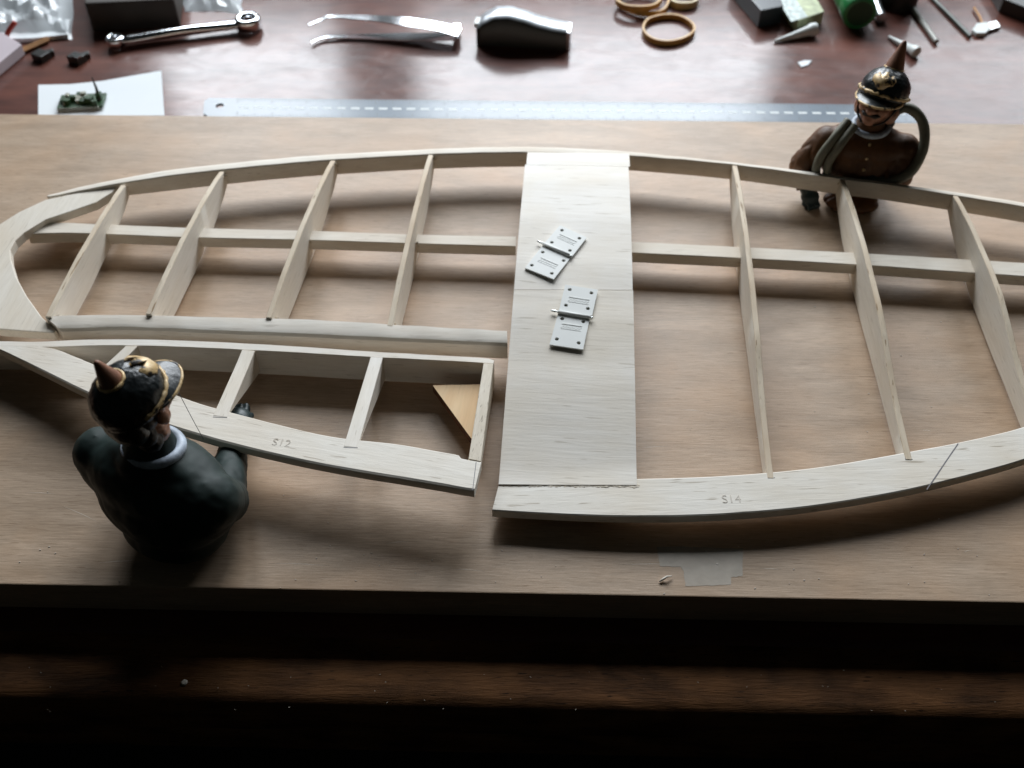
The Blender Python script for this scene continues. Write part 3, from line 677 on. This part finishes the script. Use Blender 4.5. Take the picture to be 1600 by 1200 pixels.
# ------------------------------------------------------------------ small things on the board
def pxpoly(pts, z): return [at(x, y, z) for x, y in pts]
random.seed(3)
o = [(1026, 855), (1060, 854), (1100, 856), (1161, 857), (1160, 885), (1160, 900), (1142, 902), (1142, 914), (1105, 915), (1071, 916), (1068, 893), (1064, 886), (1031, 885)]
rag = []
for a, b in zip(o, o[1:]+o[:1]):
    for k in range(6): rag.append((a[0]+(b[0]-a[0])*k/6+random.uniform(-.6, .6), a[1]+(b[1]-a[1])*k/6+random.uniform(-.5, .5)))
m = MB(); m.prism(pxpoly(rag, .0), .004, .014)
tag(obj('tape_scrap', m, tape_m), 'translucent T-shaped scrap of tape stuck near the front edge of the board', 'tape')
m = MB(); m.tube([at(1030, 909, .06), at(1036, 905, .1), at(1042, 901, .18), at(1050, 900, .1)], [.03, .06, .05, .02], n=6)
tag(obj('wood_shaving', m, balsa, smooth=True), 'tiny curled pale wood shaving left of the tape scrap', 'shaving')
m = MB()
for k in range(90):
    p = at(random.uniform(20, 1580), random.choice([random.uniform(850, 935), random.uniform(600, 930), random.uniform(200, 930)]), 0)
    m.box((p.x, p.y, .015), (random.uniform(.02, .09), .02, .02), rz=random.uniform(-.6, .6))
d_ = obj('dust', m, balsa); d_['kind'] = 'stuff'
m = MB()
for k in range(34):
    p = at(random.uniform(20, 1580), random.uniform(1040, 1112), TZ); m.box((p.x, p.y, TZ+.012), (random.uniform(.02, .08), .012, .01), rz=random.uniform(-.8, .8))
p = at(288, 1066, TZ); m.lathe([(.001, .05), (.1, .04), (.14, 0)], (p.x, p.y, TZ), n=10)
d_ = obj('wood_dust', m, balsa); d_['kind'] = 'stuff'
# ------------------------------------------------------------------ things on the bench behind
def T(x, y, z=TZ): return at(x, y, z)
# ruler
ru = thing('steel_ruler', 'long pale steel ruler lying along the back of the board', 'ruler', tuple(T(850, 170)))
ra, rb, rc, rd = T(320, 155), T(1420, 166), T(1420, 192), T(318, 184)
ex = (rb-ra).normalized(); ey = (rd-ra).normalized(); RWd = (rd-ra).length; RL = (rb-ra).length
out = [ra+ex*.35, rb, rb+ey*RWd, ra+ey*RWd+ex*.35, ra+ey*(RWd-.4), ra+ey*.4]
hc = ra+ex*1.15+ey*RWd*.42
ruler_m = mat('ruler_steel', (.16, .20, .24), .26, spec=.35, nscale=30, namp=.1)
tick_m = mat('ruler_mark', (.62, .66, .66), .5); tick_d = mat('ruler_mark_dark', (.06, .07, .08), .5)
me = plate_holes([(p.x, p.y) for p in out][::-1], [[(hc.x+.3*math.cos(k*math.pi/10), hc.y+.3*math.sin(k*math.pi/10)) for k in range(20)]], TZ+.01, TZ+.11)
obj('blade', me, ruler_m, ru)
m = MB(); n = 0; s = 2.4
while s < RL-.5:
    p = ra+ex*s; L_ = [.26, .26, .26, .26, .26, .42, .26, .26, .26, .26][n % 10] if n % 10 else .6
    for y0 in (.03, RWd-L_-.03):
        q = p+ey*y0; m.prism([q, q+ex*.05, q+ex*.05+ey*L_, q+ey*L_][::-1], TZ+.112, TZ+.116)
    s += .25; n += 1
obj('graduation', m, tick_d, ru)
m = MB(); s = 2.6
while s < RL-.6:
    q = ra+ex*s+ey*(RWd*.44); m.prism([q, q+ex*.62, q+ex*.62+ey*.24, q+ey*.24][::-1], TZ+.112, TZ+.117); s += 1.0
obj('number_marks', m, tick_m, ru)
# paper with circuit board
pp = [T(60, 133), T(110, 132), T(160, 127), T(205, 119), T(252, 111), T(257, 181), T(60, 181)]
m = MB(); m.prism(pp, TZ+.01, lambda p: TZ+.03)
tag(obj('paper_sheet', m, paper), 'white slip of paper tucked behind the board under the small circuit board', 'paper')
cb = thing('circuit_board', 'small green circuit board with tiny parts and a thin upright wire on the white paper', 'circuit board', tuple(T(130, 168)))
c0 = T(130, 163)
m = MB(); m.box((c0.x, c0.y, TZ+.25), (3.2, 1.7, .16), rz=.1); obj('substrate', m, pcb, cb)
m = MB(); 
for k in range(15): m.box((c0.x-1.45+.2*k, c0.y-.95+.02*k, TZ+.2), (.07, .35, .25), rz=.1)
obj('pins', m, solder, cb)
m1 = MB(); m2 = MB()
for k in range(26):
    mm = m1 if k % 3 else m2; h = random.uniform(.15, .5)
    mm.box((c0.x+random.uniform(-1.3, 1.3), c0.y+random.uniform(-.6, .6), TZ+.33+h/2), (random.uniform(.2, .6), random.uniform(.15, .4), h), rz=random.uniform(-.3, .5))
obj('components', m1, pcb, cb); obj('solder_blobs', m2, solder, cb)
m = MB(); m.tube([(c0.x+1.25, c0.y+.1, TZ+.3), (c0.x+1.2, c0.y+.3, TZ+1.2), (c0.x+1.15, c0.y+.3, TZ+2.0)], [.16, .09, .04], n=8); obj('antenna_wire', m, black_p, cb)
# spanner
sp = thing('ring_spanner', 'chrome spanner with a ring at one end lying in front of the dark box', 'spanner', tuple(T(285, 60)))
a, b = T(184, 74), T(388, 46); d = (b-a).normalized(); n = Vector((-d.y, d.x, 0)); L_ = (b-a).length
m = MB(); rs = []
for k in range(21):
    t = k/20; w_ = .42+.10*math.cos(t*2*math.pi); h = .34-.04*math.cos(t*2*math.pi); p = a+d*(.55+(L_-1.1)*t); zc = TZ+.55
    rs.append([p+n*w_*cx+Vector((0, 0, zc-TZ+h*cz)) for cx, cz in [(math.cos(q*math.pi/6), math.sin(q*math.pi/6)) for q in range(12)]])
m.rings(rs); obj('shank', m, chrome, sp, smooth=True)
def ringmesh(c, ro, ri, z0, z1, n=28):
    m = MB(); rs = []
    for k in range(n):
        q = 2*math.pi*k/n; u = Vector((math.cos(q), math.sin(q), 0)); rm = (ro-ri)*.25
        rs.append([c+u*ri+Vector((0, 0, z0)), c+u*ri+Vector((0, 0, z1)), c+u*(ri+rm)+Vector((0, 0, z1+.08)), c+u*(ro-rm)+Vector((0, 0, z1+.05)), c+u*ro+Vector((0, 0, z1-.1)), c+u*ro+Vector((0, 0, z0+.1)), c+u*(ro-rm)+Vector((0, 0, z0))])
    return m.rings(rs, closed=True)
z0 = Vector((0, 0, 0))
obj('ring_end', ringmesh(a, .68, .38, .15, .85), chrome, sp, smooth=True)
obj('ring_end', ringmesh(b+d*.1, 1.0, .55, .15, 1.0), chrome, sp, smooth=True)
# tweezers
def tweezers(px, lab, mt, grp):
    t = thing('tweezers', lab, 'tweezers', tuple(T(*px[3])), group=grp)
    for pts in px[0:2]:
        m = MB(); P = cr([T(x, y, TZ+z) for x, y, z in pts], 40); rs = []
        for k, p in enumerate(P):
            tt = k/39; q = P[min(39, k+1)]-P[max(0, k-1)]; q.z = 0; q.normalize(); nn = Vector((-q.y, q.x, 0)); w_ = .07+.55*min(1, tt*1.6)**1.2
            rs.append([p-nn*w_, p-nn*w_+Vector((0, 0, .09)), p+nn*w_+Vector((0, 0, .09)), p+nn*w_])
        m.rings(rs); obj('arm', m, mt, t, auto=40)
    m = MB(); p = T(*px[2]); m.box((p.x, p.y, TZ+.55), (.6, .9, .6)); obj('joint', m, mt, t)
    return t
tweezers([[(483, 40, .9), (505, 31, .9), (520, 27, .9), (600, 31, 1.2), (680, 42, 1.1), (718, 52, .8)], [(487, 68, .2), (505, 60, .2), (560, 58, .15), (640, 59, .2), (690, 58, .45), (718, 56, .6)], (714, 57), (600, 50)],
         'bent-nosed shiny steel tweezers lying on the bench', chrome, None)
# black glossy curved tool (stapler-like)
st = thing('staple_gun', 'black humped hand tool with shiny curved metal top, right of the tweezers', 'hand tool', tuple(T(815, 65)))
a, b = T(748, 62), T(886, 72); d = (b-a).normalized(); n = Vector((-d.y, d.x, 0)); L_ = (b-a).length
prof = [(0, 1.4), (.08, 1.9), (.2, 2.35), (.35, 2.45), (.5, 2.25), (.7, 1.85), (.85, 1.65), (1, 1.55)]
m = MB(); mt_ = MB(); rs = []; rt = []
for k in range(31):
    t = k/30; h = interp(prof, t); p = a+d*L_*t; wd = .95-.15*t
    zb = .05
    rs.append([p-n*wd+Vector((0, 0, zb)), p-n*wd+Vector((0, 0, h-.15)), p-n*(wd-.15)+Vector((0, 0, h)), p+n*(wd-.15)+Vector((0, 0, h)), p+n*wd+Vector((0, 0, h-.15)), p+n*wd+Vector((0, 0, zb))])
    rt.append([p-n*(wd+.02)+Vector((0, 0, h-.05)), p-n*(wd-.15)+Vector((0, 0, h+.12)), p+n*(wd-.15)+Vector((0, 0, h+.12)), p+n*(wd+.02)+Vector((0, 0, h-.05)), p+n*(wd-.2)+Vector((0, 0, h+.01)), p-n*(wd-.2)+Vector((0, 0, h+.01))])
m.rings(rs); mt_.rings(rt)
obj('body', m, black_p, st, auto=50); obj('metal_top', mt_, mat('satin_metal', (.60, .63, .66), .38, metal=.9), st, auto=50)
m = MB(); c = b+d*.12; m.box((c.x, c.y, TZ+.85), (.25, 1.5, 1.4), rz=math.atan2(d.y, d.x)); obj('nose_plate', m, brushed, st)
m = MB(); c = a-d*.05; m.box((c.x, c.y, TZ+1.45), (.35, 1.0, .35), rz=math.atan2(d.y, d.x)); obj('rear_tab', m, white_p, st)
# rubber bands
def band(px, lab, mt, r=.1, z=.22, h=1.6):
    P = cr(px+[px[0], px[1], px[2]], 90)[:]
    pts = [T(x, y, TZ+z) for x, y in [(p[0], p[1]) for p in P]]
    # close: sample only one loop
    n_ = len(px); loop = []
    for k in range(56):
        i = k/56*n_; j = int(i); t = i-j
        A_, B_, C_, D_ = [Vector(px[(j+q) % n_]) for q in (-1, 0, 1, 2)]
        v = .5*((2*B_)+(C_-A_)*t+(2*A_-5*B_+4*C_-D_)*t*t+(3*B_-A_-3*C_+D_)*t**3); loop.append(T(v.x, v.y, TZ+z))
    m = MB(); rs = []
    for k, p in enumerate(loop):
        q = (loop[(k+1) % 56]-loop[k-1]).normalized(); nn = Vector((-q.y, q.x, 0))
        rs.append([p-nn*r*.6+Vector((0, 0, -r*h)), p-nn*r*.6+Vector((0, 0, r*h)), p+nn*r*.6+Vector((0, 0, r*h)), p+nn*r*.6+Vector((0, 0, -r*h))])
    m.rings(rs, closed=True)
    o = obj('rubber_band', m, mt, auto=50); return tag(o, lab, 'rubber band', 'rubber bands on the bench')
band([(1005, 48), (1012, 33), (1035, 26), (1060, 27), (1080, 38), (1084, 50), (1068, 62), (1042, 67), (1018, 62)], 'single brown rubber band forming a full oval', rubber, .13, .24)
band([(968, 5), (985, 16), (1010, 22), (1034, 19), (1044, 5), (1040, -12), (1005, -20), (975, -12)], 'brown rubber band partly cut off at the top edge', rubber, .14, .3)
band([(963, -2), (972, 9), (995, 13), (1022, 10), (1034, -4), (1020, -18), (985, -20)], 'second brown rubber band lying across the first one at the top edge', rubber, .14, .75)
band([(1047, -4), (1052, 6), (1068, 9), (1085, 6), (1090, -4), (1075, -14), (1055, -14)], 'pale yellowish rubber band at the top edge right of the brown ones', rubber_p, .18, .3)
# boxes, bag, plastic at top left
def boxpx(name, pts, z0_, z1_, mt, lab, cat, bev=.08):
    m = MB(); m.prism([T(x, y, TZ) for x, y in pts], TZ+z0_, TZ+z1_); return tag(obj(name, m.mesh(bevel=bev), mt), lab, cat)
boxpx('dark_block', [(146, 50), (283, 43), (290, -18), (143, -16)], .02, 2.4, dark_box, 'dark brown square block at the top edge behind the spanner', 'block', .15)
boxpx('card_box', [(-40, 100), (-10, 128), (40, 86), (8, 66)], .02, .9, lilac, 'pale pinkish flat card piece at the left picture edge', 'card')
def crumple(px0, px1, base_z, hh, mt, name, lab, cat, seed, nx=26, ny=16):
    (x0, y0), (x1, y1) = px0, px1; m = MB(); vs = []; 
    for layer in (0, 1):
        for j in range(ny):
            for i in range(nx):
                u, v = i/(nx-1), j/(ny-1)
                x = x0+(x1-x0)*u+6*noise.noise(Vector((v*3, seed, 0))); y = y0+(y1-y0)*v+5*noise.noise(Vector((u*3, seed, 4)))
                p = T(x, y); e = min(1, 6*min(u, 1-u, v, 1-v))
                z = base_z+e*(hh*(.5+1.0*abs(noise.noise(Vector((u*5, v*4, seed))))+.35*noise.noise(Vector((u*13, v*10, seed))))) if layer else base_z
                vs.append((p.x, p.y, TZ+max(.02, z)+(0.0 if layer else 0)))
    q = nx*ny; fs = []
    for j in range(ny-1):
        for i in range(nx-1):
            a_ = j*nx+i; fs.append([a_, a_+nx, a_+nx+1, a_+1]); fs.append([q+a_, q+a_+1, q+a_+nx+1, q+a_+nx])
    m.add(vs, fs); return tag(obj(name, m, mt, auto=25), lab, cat)
crumple((-40, -22), (112, 62), .02, 1.5, bag_m, 'plastic_bag', 'crumpled clear plastic bag full of white parts at the top left corner', 'plastic bag', 2.3)
boxpx('paper_packet', [(-30, 68), (55, 66), (108, 60), (112, 36), (-30, 40)], .03, .35, paper, 'white paper packet half under the clear plastic bag', 'packet', .03)
crumple((287, -25), (378, 20), .02, .7, bag_m, 'plastic_wrapper', 'small clear plastic wrapper above the right end of the spanner', 'wrapper', 7.7, 18, 12)
m = MB(); P = cr([T(24, 34, TZ+1.4), T(14, 48, TZ+.9), T(9, 62, TZ+.4), T(16, 74, TZ+.3), T(34, 80, TZ+.2)], 24); m.tube(P, .2, n=8)
tag(obj('red_wire', m, red_p, smooth=True), 'short red wire curling out of the plastic bag', 'wire')
m = MB(); a, b = T(35, 84), T(76, 66); m.tube([a+Vector((0, 0, .25)), b+Vector((0, 0, .25))], .25, n=4); tag(obj('wood_offcut', m, ochre), 'short orange brown wood offcut below the plastic bag', 'offcut')
c1 = T(66, 93); 
def connector(cx_, cy_, lab, met):
    c = T(cx_, cy_); t = thing('plug_connector', lab, 'connector', tuple(c), group='small connectors left of the spanner')
    m = MB(); m.box((c.x, c.y, TZ+.3), (1.1, .9, .56), rz=-.5); m.box((c.x+.45, c.y+.55, TZ+.25), (.7, .5, .4), rz=.5); obj('housing', m.mesh(bevel=.05), black_p, t)
    if met: m = MB(); m.box((c.x+.1, c.y-.25, TZ+.62), (.7, .4, .06), rz=-.5); obj('contact', m, steel, t)
connector(66, 93, 'black plastic connector nearest the left edge, left of its twin', False)
connector(122, 97, 'small black connector with a bright metal contact', True)
# right back: boxes, bottle, nozzles
boxpx('dark_case', [(1184, 44), (1219, 37), (1196, -15), (1140, -8)], .02, 1.5, mat('dark_case_m', (.02, .03, .035), .35), 'narrow dark case at the top edge left of the pale labelled box', 'case')
bx = thing('labelled_box', 'narrow pale green box pointing at the top edge left of the green cap', 'box', tuple(T(1250, 40)))
m = MB(); m.prism([T(*p) for p in [(1243, 52), (1283, 38), (1250, -20), (1200, -10)]], TZ+.02, TZ+1.1); obj('carton', m.mesh(bevel=.06), yellowish, bx)
m = MB(); m.prism([T(x, y, TZ+1.1) for x, y in [(1236, 34), (1262, 26), (1232, -18), (1208, -12)]], TZ+1.103, TZ+1.11); obj('carton_label', m, mat('pale_label', (.5, .58, .55), .4, nscale=250, namp=.5), bx)
def nozzle(a, b, lab, r0=.5):
    p, q = T(*a), T(*b); d = q-p; m = MB(); zc = Vector((0, 0, r0+.02)); ze = Vector((0, 0, .14))
    m.tube([p+zc, p+zc+d*.12, p+zc*.95+d*.16, p+zc.lerp(ze, .6)+d*.6, q+ze], [r0, r0, r0*.82, r0*.5, .1], n=18)
    tag(obj('glue_nozzle', m, white_p, auto=60), lab, 'nozzle', 'white tapered nozzles on the bench')
nozzle((1272, 55), (1210, 67), 'white tapered nozzle lying below the pale green box, left of the green cap')
nozzle((1430, 90), (1388, 60), 'white tapered nozzle just right of the brown bust\'s helmet spike', .42)
bt = thing('glue_bottle', 'green bottle with a dark green screw cap lying on its side at the top edge', 'bottle', tuple(T(1335, 60)))
p, q = T(1337, 47), T(1302, -30); d = (q-p).normalized(); zc = Vector((0, 0, 1.35))
Mx = d.to_track_quat('Z', 'Y').to_matrix().to_4x4()
def ribbed(r0, z0_, z1_, n=48):
    m = MB(); rs = []
    for z in (z0_, z0_+.08, z1_-.05, z1_):
        rs.append([p+zc+Mx @ Vector((r*math.cos(2*math.pi*k/n), r*math.sin(2*math.pi*k/n), z)) for k in range(n) for r in [(r0+(.04 if k % 2 else 0))-(.1 if z in (z0_, z1_) else 0)]])
    return m.rings(rs)
obj('cap', ribbed(1.28, 0, 1.6), green_p, bt, auto=60)
m = MB(); m.lathe([(.001, 1.6), (1.15, 1.62), (1.3, 1.8), (1.3, 9), (1.1, 9.3), (.001, 9.3)], p+zc, Mx, n=40); obj('bottle_body', m, green_l, bt, auto=50)
m = MB(); m.lathe([(1.0, -.03), (1.0, -.005), (.001, -.005), ], p+zc, Mx, n=32); obj('cap_face', m, mat('cap_dark', (.008, .05, .02), .4), bt)
m = MB(); a, b = T(1374, 37), T(1352, -20); m.tube([a+Vector((0, 0, .5)), b+Vector((0, 0, .5))], .42, n=12); pn = tag(obj('pen', m, brushed, auto=50), 'slim metallic tube lying along the right side of the green bottle', 'tube')
m = MB(); c = T(1400, 6); m.lathe([(.001, .02), (1.5, .02), (1.62, .1), (1.62, 2.6), (1.5, 2.7), (.001, 2.7)], c, n=40); tag(obj('black_jar', m, black_p, auto=50), 'round black jar at the top edge right of the green bottle', 'jar')
def rod(a, b, r, mt, nm, lab, cat):
    p, q = T(*a), T(*b); m = MB(); m.tube([p+Vector((0, 0, r+.02)), q+Vector((0, 0, r+.02))], r, n=10); return tag(obj(nm, m, mt, auto=50), lab, cat)
rod((1462, 69), (1426, 18), .2, mat('grey_rod', (.30, .30, .27), .4), 'grey_rod', 'grey rod with a blunt end, between the white nozzle and the dark rod', 'rod')
rod((1515, 60), (1450, -6), .16, mat('dark_rod', (.05, .065, .05), .4), 'dark_rod', 'thin dark rod reaching the top edge right of the grey rod', 'rod')
kk = thing('metal_clip', 'small bright metal clip beside the lower end of the dark rod', 'clip', tuple(T(1540, 47)))
m = MB(); m.prism([T(*p) for p in [(1517, 52), (1524, 58), (1538, 58), (1546, 50), (1540, 40), (1524, 42)]], TZ+.02, TZ+.35); obj('clip_body', m.mesh(bevel=.08), white_p, kk)
m = MB(); m.prism([T(*p) for p in [(1544, 52), (1562, 46), (1556, 36), (1540, 40)]], TZ+.02, TZ+.25); obj('clip_jaw', m.mesh(bevel=.05), steel, kk)
m = MB(); m.tube([T(1537, 42, TZ+.2), T(1531, 26, TZ+.2), T(1522, 12, TZ+.2)], .1, n=8); obj('clip_handle', m, ochre, kk)
boxpx('black_case', [(1560, 20), (1640, 52), (1660, -20), (1535, -20)], .02, 1.2, black_p, 'black case at the top right corner of the picture', 'case')
m = MB(); m.prism([T(*p) for p in [(1246, 99), (1256, 96), (1268, 96), (1262, 103), (1252, 106)]], TZ+.01, TZ+.09); tag(obj('paper_scrap', m, paper), 'tiny white scrap on the bare bench left of the brown bust\'s helmet', 'scrap')
